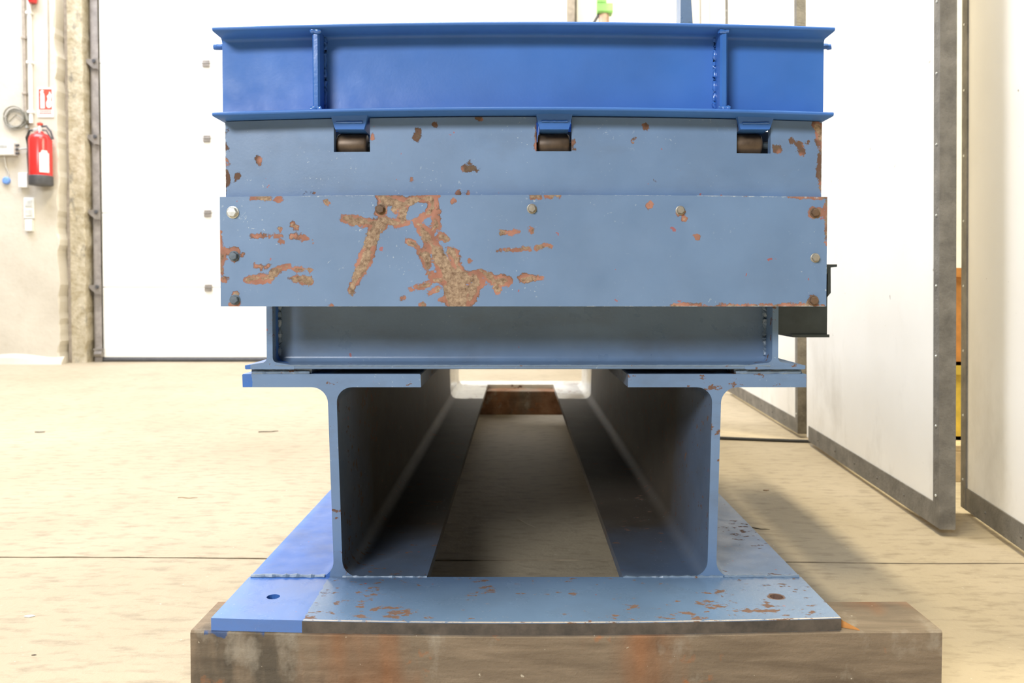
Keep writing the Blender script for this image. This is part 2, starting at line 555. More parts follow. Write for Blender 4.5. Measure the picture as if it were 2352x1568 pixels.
# ------------------------------------------------------------------ setting: floor, walls, door
flo = struct_empty('floor', (0, 1.9, 0))
mb = MB().box(-9, 7, -7, 8, -.12, -.010)
mb.build('subfloor', M['joint'], flo)
def joint_y(x): return 1.896 - .018 * (x + .3) + .012 * noise.noise((x * 1.7, 0, 0))
def slab(near):
    xs = np.arange(-9, 7.01, .04)
    top = []
    for x in xs:
        j = joint_y(x) + (.0 if near else .0055 + .0045 * noise.noise((x * 9, 3, 0))) + .004 * noise.noise((x * 25, 1 if near else 2, 0))
        top.append((x, j))
    m = MB(); n = len(xs); v = []; f = []
    far = -7.0 if near else 8.0
    for x, j in top:
        b = -.0015 if near else .0015
        v += [(x, far, 0), (x, j + b, 0), (x, j, -.004), (x, j, -.012), (x, far, -.012)]
    for i in range(n - 1):
        for k in range(5):
            l = (k + 1) % 5
            f.append((i * 5 + k, (i + 1) * 5 + k, (i + 1) * 5 + l, i * 5 + l))
    f += [(4, 3, 2, 1, 0), tuple(range((n - 1) * 5, n * 5))]
    m.add(v, f)
    o = m.build('slab', M['floor'], flo)
    o.data.materials.append(M['joint'])
    for p in o.data.polygons:
        if abs(p.normal.y) > .3 and max(abs(o.data.vertices[i].co.y) for i in p.vertices) < 1: p.material_index = 1
    return o
slab(True); slab(False)

def rough_block(name, x0, x1, y0, y1, z1, mat, edge=0.0, z0=0.0, nz=90, both=False):
    """upright wall piece whose front corner edges are chipped"""
    m = MB(); v = []; f = []
    for i in range(nz + 1):
        z = z0 + (z1 - z0) * i / nz
        a = edge * (noise.noise((z * 5, x0, 1)) + .6 * noise.noise((z * 19, x1, 2)))
        b = edge * (noise.noise((z * 5, x1, 3)) + .6 * noise.noise((z * 19, x1, 4)))
        c = edge * .8 * abs(noise.noise((z * 7, x1, 5)))
        l = x0 + (a if both else 0); r = x1 + b
        v += [(l, y0, z), (r - c, y0, z), (r, y0 + c + .004, z), (r, y1, z), (l, y1, z)]
    for i in range(nz):
        for k in range(5):
            q = (k + 1) % 5
            f.append((i * 5 + k, i * 5 + q, (i + 1) * 5 + q, (i + 1) * 5 + k))
    f += [(4, 3, 2, 1, 0), tuple(range(nz * 5, nz * 5 + 5))]
    m.add(v, f)
    return struct(m.build(name, mat))

rough_block('wall_left', -9, -3.775, 6.80, 7.45, 4.2, M['wall'], .022)
rough_block('trim_1', -3.774, -3.715, 6.93, 7.30, 4.2, M['jamb'], .010)
rough_block('trim_2', -3.733, -3.608, 6.90, 7.30, 4.2, M['chipped'], .014)
# crumbled upstand at the wall's foot
m = MB(); v = []; f = []
xs = np.linspace(-9, -3.74, 150)
for x in xs:
    h = .075 + .035 * noise.noise((x * 3, 0, 5)); w = .05 + .03 * noise.noise((x * 4, 2, 5))
    v += [(x, 6.80 - w, 0), (x, 6.80 - w * .6, h * .6), (x, 6.80, h), (x, 6.82, h), (x, 6.82, 0)]
for i in range(len(xs) - 1):
    for k in range(5):
        q = (k + 1) % 5
        f.append((i * 5 + k, i * 5 + q, (i + 1) * 5 + q, (i + 1) * 5 + k))
f += [(4, 3, 2, 1, 0), tuple(range((len(xs) - 1) * 5, len(xs) * 5))]
m.add(v, f)
struct(m.build('baseboard_left', M['wall']))
struct(MB().box(-3.60, .40, 7.22, 7.30, 0, 4.2).build('wall_back', M['wall']))
struct(MB().box(.495, 6.6, 7.06, 7.30, 0, 4.2).build('wall_right', M['offwhite']))
struct(MB().box(-9, 7, -5.6, -5.4, 0, 4.2).build('wall_front', M['dark_wall']))
struct(MB().box(6.6, 6.8, 1.0, 7.30, 0, 4.2).build('wall_far', M['offwhite']))
struct(MB().box(.408, .474, 6.985, 7.22, 0, 4.2).build('trim_3', M['jamb']))
struct(MB().box(.474, .495, 7.03, 7.22, 0, 4.2).build('trim_4', M['trim_dark']))

door = struct_empty('door_1', (-1.55, 7.05, 0))
zs = [.035, .63, 1.2575, 1.885, 2.512, 3.14, 3.77]
for a, b in zip(zs[:-1], zs[1:]):
    MB().box(-3.515, .408, 7.0, 7.045, a + .0015, b - .0015, .004).build('section', M['white'], door)
MB().box(-3.56, .408, 6.99, 7.05, .004, .034, .006).build('rubber_seal', M['blackish'], door)
for z in zs[1:-1]:
    for x in (-2.62, -1.3, .02):
        h = MB().box(x - .030, x + .030, 6.990, 7.0, z + .004, z + .026, .002)
        h.box(x - .030, x + .030, 6.984, 7.0, z - .030, z - .006, .002)
        h.tube([(x - .03, 6.986, z), (x + .03, 6.986, z)], .005, 8)
        h.build('hinge', M['bracket'], door)
m = MB().box(-3.572, -3.520, 6.975, 6.985, 0, 4.1).box(-3.578, -3.570, 6.975, 7.06, 0, 4.1)
m.build('track', M['track'], door)
for z in zs[1:-1]:
    b = MB().prism([(-3.612, z + .020), (-3.512, z + .026), (-3.512, z - .060), (-3.545, z - .055), (-3.612, z + .002)], 'y', 6.945, 6.975)
    b.build('roller_bracket', M['bracket'], door)
    MB().lathe((-3.535, 6.940, z + .005), [(.001, -.006), (.014, -.006), (.016, 0), (.016, .014), (.001, .014)], 'y', 12).build('track_roller', M['blackish'], door)
m = MB().tube([(-3.57, 6.968, .07), (-3.51, 6.968, .07)], .030, 8)
m.box(-3.585, -3.505, 6.955, 6.985, .10, .115)
m.build('track_foot', M['bracket'], door)

d2 = struct_empty('door_2', (.89, 5.83, 0))
MB().box(.668, 1.104, 5.80, 5.85, .02, 3.3, .004).build('leaf', M['offwhite'], d2)
MB().box(1.104, 1.122, 5.797, 5.853, .0, 3.3, .003).build('edge_strip', M['brown'], d2)

# ------------------------------------------------------------------ partition panels along the right
LEAN = -.012
def partition(A, B, label, far_post=True, z1=3.1, zb=.018, thick=.036):
    A, B = Vector((*A, 0)), Vector((*B, 0))
    ob = thing('partition_panel', label, 'panel', ((A.x + B.x) / 2, (A.y + B.y) / 2, 0), 'white partition panels along the right side')
    d = (B - A); L = d.length; d.normalize()
    nrm = Vector((-d.y, d.x, 0))
    if nrm.x < 0: nrm = -nrm            # away from the machine
    def W(s, t_, z):
        p = A + d * s + nrm * t_
        return (p.x + LEAN * z, p.y, z)
    def bx(s0, s1, t0, t1, za, zc, nz=1):
        m = MB()
        m.box(s0, s1, t0, t1, za, zc, min(.002, (t1 - t0) * .3))
        return m.map(W)
    bx(.002, L - .002, .002, thick - .002, zb + .01, z1).build('sheet', M['panel'], ob)
    bx(.036, L - .036, -.0015, .002, zb, zb + .062).build('bottom_rail', M['trim'], ob)
    for s0, s1 in ((0, .036), (L - .036, L)):
        if s0 == 0 and not far_post: continue
        bx(s0, s1, -.0025, thick + .002, zb, z1).build('edge_post', M['trim'], ob)
        for z in np.arange(.10, z1, .178):
            sc = MB().lathe((0, 0, 0), [(.0035, 0), (.0035, .0012), (.002, .0026), (.0005, .003)], 'y', 8)
            sm = (s0 + s1) / 2
            sc.map(lambda x, y, z_: W(sm + x, -.0025 - y, z + z_)).build('screw', M['zinc'], ob)
    for s in np.arange(.17, L - .1, .21):
        sc = MB().lathe((0, 0, 0), [(.004, 0), (.004, .0012), (.0005, .003)], 'y', 8)
        sc.map(lambda x, y, z_: W(s + x, -.0015 - y, zb + .03 + z_)).build('screw', M['trim_dark'], ob)
    return ob
partition((1.240, 4.86), (1.172, 3.44), 'white partition panel farthest down the row, ending at a yellowed edge post')
partition((1.160, 3.31), (1.068, 2.075), 'white partition panel in the middle, ending at a thick grey edge post', False)
partition((1.238, 2.29), (1.095, 1.40), 'white partition panel nearest the camera, cut by the right border of the photo')
partition((1.475, 6.60), (1.262, 4.95), 'white partition panel by the back wall, seen above the blue beam')

# ------------------------------------------------------------------ timbers
def timber(name, x0, x1, y0, y1, h, label, sag):
    m = MB().box(x0, x1, y0, y1, 0, h, .003, 60)
    def w(x, y, z):
        k = noise.noise((x * 9, y * 30, z * 20)) * .0014
        s_ = -sag * max(0, 1 - ((x - .012) / .472) ** 2) if z > h * .5 else 0
        return (x + k, y + k * .6, max(0, z + s_ + (k * .3 if z > h * .5 else 0)))
    m.map(w)
    o = m.build(name, M['timber'])
    return tag(o, label, 'beam', 'timbers under the machine')
tm = timber('timber', -.4905, .634, 1.222, 1.340, .1165, 'brown stained timber under the near end plate with blue paint corner', .0075)
timber('timber', -.47, .60, 4.08, 4.24, .1165, 'dark timber under the far end, seen through the beam tunnel', 0)

# ------------------------------------------------------------------ machine base
mach = thing('machine_base', 'grey blue steel machine base on two heavy I-beams, with a rust scarred bolted front plate', 'machine', (.01, 1.224, 0))

# end plates with bolt holes
def end_plate(y0, y1, z0, z1, x0, x1, holes, sag):
    ys = [y0, y0 + .0025]; xs = []
    q = .016
    for hx, hy in holes:
        xs += [hx + k * q / 2 for k in (-2, -1, 0, 1, 2)]
    hy = holes[0][1]
    xs += list(np.linspace(x0 + .003, x1 - .003, 40)) + [x0, x1]
    def clean(a):
        keep = [hx + k * q / 2 for hx, _ in holes for k in (-2, -1, 0, 1, 2)] + [x0, x1]
        out = sorted(set(np.round(keep, 6)))
        for v_ in a:
            if all(abs(v_ - o) > .006 for o in out) and not any(abs(v_ - hx) < q + .004 for hx, _ in holes): out.append(v_)
        return sorted(out)
    xs = clean(xs)
    ysl = sorted({round(v_, 6) for v_ in [y0, (y0 + hy - q) / 2, hy - q, hy - q / 2, hy, hy + q / 2, hy + q, (hy + q + y1) / 2, y1]})
    m = grid_plate(xs, ysl, z0, z1, lambda x, y: not any(abs(x - hx) < q and abs(y - hy) < q for hx, _ in holes))
    m.map(lambda x, y, z: (x, z, y))       # lay it flat
    for hx, _ in holes:
        sq = []
        for k in range(16):
            a = k * math.pi / 8
            u, w = math.cos(a), math.sin(a)
            mx = max(abs(u), abs(w))
            sq.append((round(u / mx * 2) / 2 if False else (u / mx), w / mx))
        # 16 square points matching the grid lines at -1,-.5,0,.5,1
        ring = [(1, 0), (1, .5), (1, 1), (.5, 1), (0, 1), (-.5, 1), (-1, 1), (-1, .5), (-1, 0), (-1, -.5), (-1, -1), (-.5, -1), (0, -1), (.5, -1), (1, -1), (1, -.5)]
        R = .0105; v = []
        for k, (u, w) in enumerate(ring):
            a = math.atan2(w, u)
            cx_, cy_ = hx + R * math.cos(a), hy + R * math.sin(a)
            for z in (z1, z0):
                v += [(hx + u * q, hy + w * q, z), (cx_, cy_, z)]
        f = []
        for k in range(16):
            l = (k + 1) % 16
            f += [(k * 4, k * 4 + 1, l * 4 + 1, l * 4), (k * 4 + 2, l * 4 + 2, l * 4 + 3, k * 4 + 3), (k * 4 + 1, k * 4 + 3, l * 4 + 3, l * 4 + 1)]
        m.add(v, f)
    def sagf(x, y, z):
        k = max(0, min(1, (1.40 - y) / .17)) if sag else 0
        return (x, y, z - sag * k * max(0, 1 - ((x - .012) / .472) ** 2))
    m.map(sagf)
    return m
bp = end_plate(1.224, 1.3995, .117, .1355, -.4598, .4838, [(-.3926, 1.312), (.4143, 1.303)], .0075)
bpo = bp.build('base_plate', M['plate'], mach)
bpo.data.materials.append(M['rust'])
fe = MB().box(-.3235, .4838, 1.2232, 1.2242, .1175, .1345, 0, 40)
fe.map(lambda x, y, z: (x, y, z - .0075 * max(0, 1 - ((x - .012) / .472) ** 2)))
fe.build('plate_edge', M['edge'] if 'edge' in M else M['rust'], bpo)
end_plate(4.2005, 4.36, .117, .1355, -.4598, .4838, [(-.39, 4.28), (.41, 4.28)], 0).build('base_plate', M['plate'], mach)

# two heavy I-beams running away from the camera
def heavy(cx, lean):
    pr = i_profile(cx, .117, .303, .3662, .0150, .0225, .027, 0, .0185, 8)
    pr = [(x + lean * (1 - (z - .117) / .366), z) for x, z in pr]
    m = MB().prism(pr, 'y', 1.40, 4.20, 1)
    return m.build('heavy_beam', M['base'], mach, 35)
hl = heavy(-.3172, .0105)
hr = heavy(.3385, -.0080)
bead((-.456, 1.400, .1370), (-.330, 1.400, .1362), .0035).build('weld_bead', M['weld'], hl)
bead((-.300, 1.400, .1355), (-.156, 1.400, .1340), .0030).build('weld_bead', M['weld'], hl)
bead((.180, 1.400, .1335), (.350, 1.400, .1350), .0034).build('weld_bead', M['weld'], hr)
bead((.352, 1.400, .1360), (.480, 1.400, .1360), .0030).build('weld_bead', M['weld'], hr)

# packers between the beams and the upper frame
for x0, x1 in ((-.455, -.352), (.3685, .4835)):
    p = MB().box(x0, x1, 1.405, 1.60, .4833, .4918, .001, 14)
    p.map(lambda x, y, z: (x + .002 * noise.noise((x * 60, y * 9, z * 90)), y + .003 * noise.noise((x * 50, 3, z * 40)), z))
    po = p.build('packer_plate', M['weld'], mach)
    bead((x0 + .002, 1.403, .4855), (x1 - .003, 1.403, .4855), .0034).build('weld_bead', M['weld'], po)
for x0, x1 in ((-.455, -.352), (.3685, .4835)):
    MB().box(x0, x1, 3.70, 3.90, .4833, .4918, .001).build('packer_plate', M['base'], mach)

# tapered flange side beams of the upper frame
for cx in (-.4187, .4333):
    pr = i_profile(cx, .492, .0835 if cx < 0 else .102, .1795, .0100, .0112, .0085, .0045, None, 5)
    MB().prism(pr, 'y', 1.39, 3.93, 1).build('side_beam', M['base'], mach, 35)
# cross beam between them
pr = i_profile(1.4335, .4922, .086, .1790, .0075, .0098, .0095, .0030, None, 5)
cb = MB().prism(pr, 'x', -.4136, .4283, 24).build('cross_beam', M['frame'], mach, 35)
bead((-.4128, 1.428, .512), (-.4128, 1.428, .668), .0042).build('weld_bead', M['weld'], cb)
bead((.4272, 1.428, .512), (.4272, 1.428, .668), .0050).build('weld_bead', M['weld'], cb)
bead((-.41, 1.3905, .4985), (.425, 1.3905, .4985), .0014, 160).build('weld_bead', M['weld'], cb)
pr = i_profile(3.88, .4922, .086, .1790, .0075, .0098, .0095, .0030, None, 5)
MB().prism(pr, 'x', -.4136, .4283, 1).build('cross_beam', M['frame'], mach, 35)
# bed on the frame
MB().box(-.452, .468, 1.36, 3.93, .6716, .800, .003).build('bed', M['frame'], mach)

# housing front with three roller windows
PX = .6746e-3      # one stroke unit in metres
HX0, HX1 = -.4547, .4716
notches = [(-.2861, -.2300, .8382), (.0284, .0832, .8382), (.3395, .3923, .8369)]
xs = set(np.round(np.linspace(HX0, HX1, 175), 5)) ; zs_ = set(np.round(np.linspace(.660, .8868, 46), 5))
def snap(vals, add, tol):
    vals = [v_ for v_ in vals if all(abs(v_ - a) > tol for a in add)]
    return sorted(vals + list(add))
xs = snap(xs, [n for q in notches for n in q[:2]], .002)
zs_ = snap(zs_, [.8382, .8369], .0006)
hp = grid_plate(xs, zs_, 1.290, 1.305, lambda x, z: not any(a < x < b and z > c for a, b, c in notches))
hs = [[(960, 308, 5), (958, 322, 6)], [(953, 316, 3)], [(1065, 388, 3), (1080, 386, 6), (1097, 388, 3)], [(1075, 372, 3)], [(544, 400, 4), (545, 404, 3)], [(590, 362, 3), (597, 370, 4)], [(946, 411, 3.5)],
      [(1000, 296, 4)], [(1482, 299, 6)], [(1783, 341, 7), (1790, 343, 5)], [(1876, 285, 8), (1882, 300, 7)], [(1884, 310, 5), (1886, 400, 4)], [(1838, 343, 5), (1845, 350, 4)], [(1836, 331, 3)], [(1818, 323, 4)],
      [(1455, 325, 3)], [(1855, 325, 2)], [(1506, 411, 2.5)], [(1050, 441, 4)], [(1075, 441, 3)], [(700, 440, 3)], [(720, 443, 2)], [(1100, 277, 5)], [(1236, 290, 3), (1234, 345, 3)], [(1316, 330, 3), (1317, 342, 2)], [(856, 320, 2)], [(1886, 330, 3), (1888, 440, 2)], [(520, 300, 1.5), (519, 440, 1.5)]]
pu = np.array([517 + (p[0] - HX0) / (HX1 - HX0) * 1371 for p in hp.v]); pv = np.array([278 + (.8868 - p[2]) / .679e-3 for p in hp.v])
wr = field(pu, pv, hs)
def ticks(zones):
    r_ = random.Random(5); out = []
    for u, v_, du, dv, n, ln, ang in zones:
        for k in range(n):
            a_, b_ = r_.gauss(u, du), r_.gauss(v_, dv)
            t_ = math.radians(ang + r_.uniform(-35, 35)); l = ln * r_.uniform(.2, 1)
            out.append([(a_, b_, r_.uniform(.2, 1.3)), (a_ + math.cos(t_) * l, b_ + math.sin(t_) * l, 0)])
    return out
sf = field(pu, pv, ticks([(680, 370, 40, 18, 14, 8, 70), (810, 385, 25, 15, 5, 16, 140), (980, 440, 60, 8, 6, 10, 0), (1460, 345, 10, 10, 2, 22, 35), (1830, 380, 22, 35, 26, 8, 60), (1240, 380, 120, 25, 12, 6, 20), (1100, 415, 200, 20, 12, 5, 0), (620, 300, 60, 15, 8, 5, 0)])
   + [[(518, 285, 1.6), (518, 446, 1.6)], [(1887, 300, 1.2), (1887, 446, 1.8)]])  # left edge stroke paints the lit bevel's highlight as pale colour
hp.map(camber(.0075, .800, .8868))
ho = hp.build('roller_housing', M['housing'], mach, attr=(wr, sf))
for x0, x1 in ((HX0, HX0 + .012), (HX1 - .012, HX1)):
    MB().box(x0, x1, 1.305, 3.93, .660, .880).build('side_cheek', M['frame'], ho)
m = MB().box(HX0 + .012, HX1 - .012, 1.37, 1.385, .800, .868)
e_ = [HX0 + .012] + [v_ for a, b, c in notches for v_ in ((a + b) / 2 - .025, (a + b) / 2 + .025)] + [HX1 - .012]
for a, b in zip(e_[::2], e_[1::2]): m.box(a, b, 1.37, 1.385, .868, .8862)
m.build('roller_backing', M['dark_grey'], ho)
for k, (a, b, c) in enumerate(notches):
    cx = (a + b) / 2 - (.0035, .0, .004)[k]
    w = (b - a) / 2 - (.0045, .0025, .0050)[k]
    R = .0180
    MB().lathe((cx, 1.318, .8370 + R - .0005), [(.004, -w), (R * .86, -w), (R * .95, -w + .0012), (R, -w + .004), (R, w - .004), (R * .95, w - .0012), (R * .86, w), (.004, w)], 'x', 32).build('roller', M['roller'], mach, 40)
    MB().tube([(a - .008, 1.318, .8365 + R), (b + .008, 1.318, .8365 + R)], .006, 12).build('roller_pin', M['dark_grey'], mach)

# rust scarred cover plate with nine bolts
CX0, CX1, CZ0, CZ1 = -.4600, .4767, .6008, .7695
xs = np.linspace(CX0, CX1, 380); zs_ = np.linspace(CZ0, CZ1, 70)
cp = grid_plate(xs, zs_, 1.278, 1.2895)
st = [
 [(880, 511, 13), (863, 530, 13), (850, 560, 13), (840, 590, 13), (828, 620, 12), (816, 645, 8), (806, 668, 8)],
 [(790, 502, 5), (805, 505, 9), (825, 508, 8), (845, 513, 4), (872, 511, 6)],
 [(880, 508, 8), (905, 512, 7), (925, 515, 8), (935, 515, 5)],
 [(866, 446, 4), (880, 458, 10), (900, 463, 13), (925, 468, 13), (942, 465, 8), (962, 458, 6), (985, 455, 9), (1001, 453, 5)],
 [(928, 480, 8), (922, 500, 9), (926, 512, 9)],
 [(992, 458, 9), (995, 478, 8), (985, 490, 4), (968, 503, 6)], [(985, 490, 4), (1008, 487, 2)], [(876, 470, 8), (880, 482, 7)], [(905, 478, 6), (910, 488, 3)],
 [(955, 508, 6), (970, 525, 12), (985, 550, 13), (1000, 575, 13), (1015, 600, 16), (1028, 620, 18), (1040, 645, 22), (1048, 668, 27), (1050, 690, 26), (1053, 706, 24)],
 [(1000, 503, 8), (1003, 518, 9), (992, 530, 8)], [(1012, 543, 8), (1024, 550, 5)], [(1038, 580, 12), (1046, 595, 10), (1052, 615, 8)],
 [(1070, 638, 13), (1090, 636, 12), (1100, 652, 10)], [(1085, 665, 14), (1080, 690, 8)],
 [(1104, 622, 3.5), (1120, 632, 8), (1135, 645, 8), (1155, 645, 10), (1166, 645, 7)], [(1138, 660, 5), (1144, 667, 4)],
 [(1203, 640, 9), (1220, 639, 7), (1247, 640, 2)], [(938, 555, 4), (951, 561, 5), (958, 570, 3)], [(962, 577, 4), (978, 588, 12), (981, 608, 6)],
 [(988, 630, 4), (1003, 640, 7), (1014, 645, 4)], [(945, 664, 3), (975, 655, 3), (985, 652, 2)], [(1003, 665, 6)], [(1018, 688, 5), (1008, 687, 3)], [(985, 674, 2.5)],
 [(570, 642, 6), (590, 640, 7), (620, 638, 7), (632, 622, 6), (646, 614, 6), (662, 610, 3.5)], [(668, 638, 3), (695, 641, 6), (708, 645, 8)],
 [(678, 617, 3), (711, 618, 3)], [(585, 609, 2.5), (602, 612, 2)], [(610, 612, 2), (622, 606, 2)], [(583, 541, 1.2), (625, 541, 1.4)], [(630, 541, 3), (647, 541, 3)],
 [(670, 543, 3), (693, 543, 3)], [(693, 546, 1.2), (718, 553, 1.2)], [(672, 514, 5), (681, 521, 5)], [(643, 524, 3.5)], [(646, 555, 4)], [(514, 578, 7), (513, 590, 6)], [(531, 577, 7), (545, 577, 7)], [(513, 640, 6)], [(558, 584, 4)], [(540, 678, 5)],
 [(583, 453, 4), (620, 454, 4)], [(641, 456, 5)], [(720, 556, 3.5)], [(751, 464, 3.5)], [(1150, 537, 4), (1166, 534, 2.5), (1185, 534, 3.5)], [(1221, 531, 5)], [(1130, 578, 1), (1198, 573, 1.5)], [(1200, 570, 3), (1214, 570, 3)], [(1232, 568, 3), (1250, 566, 4), (1264, 566, 3)],
 [(1222, 453, 3), (1238, 453, 3)], [(1254, 450, 3.5), (1284, 450, 3.5)], [(1869, 488, 12), (1878, 486, 7)], [(1868, 691, 11)], [(1563, 487, 8)], [(1571, 502, 3)], [(1490, 474, 4)], [(538, 692, 12), (532, 698, 6)], [(538, 589, 9)],
 [(875, 484, 11)], [(926, 683, 3)], [(1600, 545, 2)], [(507, 530, 3), (507, 620, 2)], [(1897, 460, 3), (1897, 560, 2)], [(1078, 598, 3)], [(1040, 463, 3)], [(760, 702, 4)], [(970, 702, 4)], [(1280, 448, 2)], [(1545, 703, 2), (1890, 702, 2.5)], [(1805, 449, 2), (1895, 453, 2)], [(1710, 448, 3)]]
pu = np.array([506 + (p[0] - CX0) / (CX1 - CX0) * 1392 for p in cp.v]); pv = np.array([450 + (CZ1 - p[2]) / (CZ1 - CZ0) * 253.5 for p in cp.v])
wr = field(pu, pv, st)
sf = field(pu, pv, ticks([(900, 560, 22, 30, 22, 7, 80), (700, 470, 50, 12, 14, 8, 10), (560, 510, 18, 8, 4, 30, -25), (620, 548, 50, 8, 10, 14, 0), (930, 650, 40, 20, 14, 8, 40), (790, 610, 25, 6, 4, 50, -8), (1480, 570, 50, 30, 12, 7, 100), (1860, 560, 10, 40, 24, 6, 60), (1800, 640, 25, 25, 20, 6, 30), (1320, 520, 60, 40, 16, 6, 60), (1270, 523, 20, 3, 3, 34, -10), (1180, 575, 40, 4, 6, 20, -8), (1210, 460, 30, 4, 4, 30, -6), (1650, 500, 120, 40, 22, 4, 40)])
   + [[(690, 450, .4), (860, 450, 1.0)], [(1010, 449, .2), (1540, 450, .6)], [(1600, 450, 1.2), (1890, 452, 1.4)], [(600, 704, .8), (850, 704, .3)], [(1280, 704, .6), (1895, 704, 1.6)]])
cp.map(camber(.0030, .64, .7695))
cpo = cp.build('cover_plate', M['cover'], mach, attr=(wr, sf))
bolts = [(536, 486, 'zinc', 1.2), (538, 587, 'bolt_grey', 1), (539, 688, 'bolt_grey', 1.02), (874, 482, 'rust', 1), (1221, 481, 'bolt_worn', .95), (1561, 484, 'bolt_worn', .9), (1869, 487, 'rust', .95), (1871, 591, 'bolt_worn', .9), (1868, 690, 'rust', 1)]
for u, v_, mt, k in bolts:
    x = CX0 + (u - 506) / 1392 * (CX1 - CX0)
    z = CZ1 - (v_ - 450) / 253.5 * (CZ1 - CZ0) + .003 * (1 - ((x - .008) / .468) ** 2) * min(1, max(0, (CZ1 - (v_ - 450) / 253.5 * (CZ1 - CZ0) - .64) / .13))
    r = .0066 * k
    m = MB().lathe((x, 1.278, z), [(r * 1.22, 0), (r * 1.22, -.0012), (r * 1.05, -.0016)], 'y', 18)
    a0 = random.random()
    hexp = [(r, -.0016), (r, -.0060), (r * .86, -.0072), (.0004, -.0074)]
    h = MB().lathe((0, 0, 0), hexp, 'y', 6)
    ca, sa = math.cos(a0), math.sin(a0)
    h.map(lambda X, Y, Z: (x + X * ca - Z * sa, 1.278 + Y, z + X * sa + Z * ca))
    m.add(h.v, h.f)
    bo = m.build('bolt', M[mt], cpo)
    if mt == 'zinc': bo['label'] = 'bright zinc bolt'

# channel fixed to the right flank
m = MB().box(.4386, .6362, 1.70, 1.712, .5335, .660, .001)
m.box(.624, .6362, 1.712, 2.55, .5335, .640, .001)
m.prism([(.6300, .655), (.6300, .6775), (.6555, .6775), (.6555, .6725), (.6425, .6710), (.6432, .6190), (.6360, .6100), (.6300, .6100)], 'y', 1.70, 2.55)
sc = m.build('side_channel', M['dark_grey'], mach)
MB().prism([(.5605, .5335), (.6395, .5335), (.6395, .5275), (.5650, .5275)], 'y', 1.695, 2.55).build('channel_lip', M['dark_grey'], sc)
MB().box(.472, .636, 2.40, 2.42, .56, .66).build('channel_bracket', M['dark_grey'], sc)
# tapering upright further back
m = MB().prism([(.4284, .800), (.4700, .800), (.4700, 1.20), (.4520, 1.45), (.4400, 1.62), (.4284, 1.62)], 'y', 2.20, 2.26)
m.build('upright_post', M['frame'], mach)

# ------------------------------------------------------------------ blue roller platform
plat = thing('roller_platform', 'bright blue steel platform beam resting on three rollers on top of the grey machine', 'platform', (.008, 1.25, .866))
CB = .0085
def bl(m): return m.map(camber(CB))
tfl = bl(MB().box(-.4588, .4752, 1.250, 1.346, 1.0146, 1.0201, .0018, 48)).build('top_flange', M['blue'], plat, 50)
bfl = bl(MB().box(-.4601, .4747, 1.250, 1.346, .8878, .8933, .0018, 48)).build('bottom_flange', M['blue'], plat, 50)
# web with rounded roots
rr = .006
prf = []
for k in range(5):
    a = math.pi / 2 * k / 4
    prf.append((1.295 - rr + rr * math.sin(a), .8933 + rr - rr * math.cos(a)))
for k in range(5):
    a = math.pi / 2 * k / 4
    prf.append((1.295 - rr + rr * math.cos(a), 1.0146 - rr + rr * math.sin(a)))
prf += [(1.302, 1.0146), (1.302, .8933)]
bl(MB().prism(prf, 'x', -.4598, .4750, 48)).build('web', M['blue'], plat, 50)
for x in (-.3060, .3115):
    m = MB()
    # flat stiffener with a rolled nose and weld build-up at both ends
    m.prism([(x - .0055, 1.2950), (x - .0055, 1.2625), (x - .003, 1.2588), (x + .003, 1.2588), (x + .0055, 1.2625), (x + .0055, 1.2950)], 'z', .8931, 1.0148, 4)
    bl(m)
    so = m.build('stiffener', M['blue_gloss'], plat, 30)
    for z in (.8955, 1.0122):
        w = bead((x - .008, 1.259, z), (x + .008, 1.259, z), .0042, 6); bl(w).build('weld_bead', M['blue_gloss'], so, 60)
    for sx in (-1, 1):
        w = bead((x + sx * .0065, 1.2935, .897), (x + sx * .0065, 1.2935, 1.011), .0030); bl(w).build('weld_bead', M['blue_gloss'], so, 60)
w = bead((-.455, 1.2925, .8950), (.470, 1.2925, .8950), .0022, 200); bl(w).build('weld_bead', M['blue_gloss'], plat, 60)
w = bead((-.4598, 1.312, 1.0085), (-.479, 1.312, 1.0085), .0045, 5, .1); w.build('rod', M['blue'], plat, 60)
w = bead((.4750, 1.312, 1.0085), (.4925, 1.312, 1.0085), .0045, 5, .1); w.build('rod', M['blue'], plat, 60)
for k, (a, b, c) in enumerate(notches):
    cx = (a + b) / 2 - (.0015, 0, .0008)[k]
    top = .8880 + CB * (1 - ((cx - .008) / .468) ** 2) + .0005
    bot = .8370 + .0360 + .0003
    wt, wb = .0282, .0222
    v = []
    def sect(y, wt_, ins):
        return [(cx - wb, y + ins * .004, bot), (cx + wb, y + ins * .004, bot), (cx + min(wb + .003, wt_), y + ins * .003, bot + (top - bot) * .45), (cx + wt_, y, top), (cx - wt_, y, top), (cx - min(wb + .003, wt_), y + ins * .003, bot + (top - bot) * .45)]
    v = sect(1.276, wt, 1) + sect(1.2865, wt, 0) + sect(1.2885, wb, 0) + sect(2.05, wb, 0)
    f = [(0, 1, 2, 5), (5, 2, 3, 4), (18, 23, 20, 19), (23, 22, 21, 20)]
    for q in range(3): f += [(q * 6 + i, q * 6 + i + 6, q * 6 + (i + 1) % 6 + 6, q * 6 + (i + 1) % 6) for i in range(6)]
    r = MB().add(v, f).build('rail', M['blue'], plat)
    w = bead((cx - wb + .002, 1.2780, bot + (top - bot) * .5), (cx + wb - .002, 1.2780, bot + (top - bot) * .5), .0016, 10); w.build('weld_bead', M['blue_gloss'], r, 60)
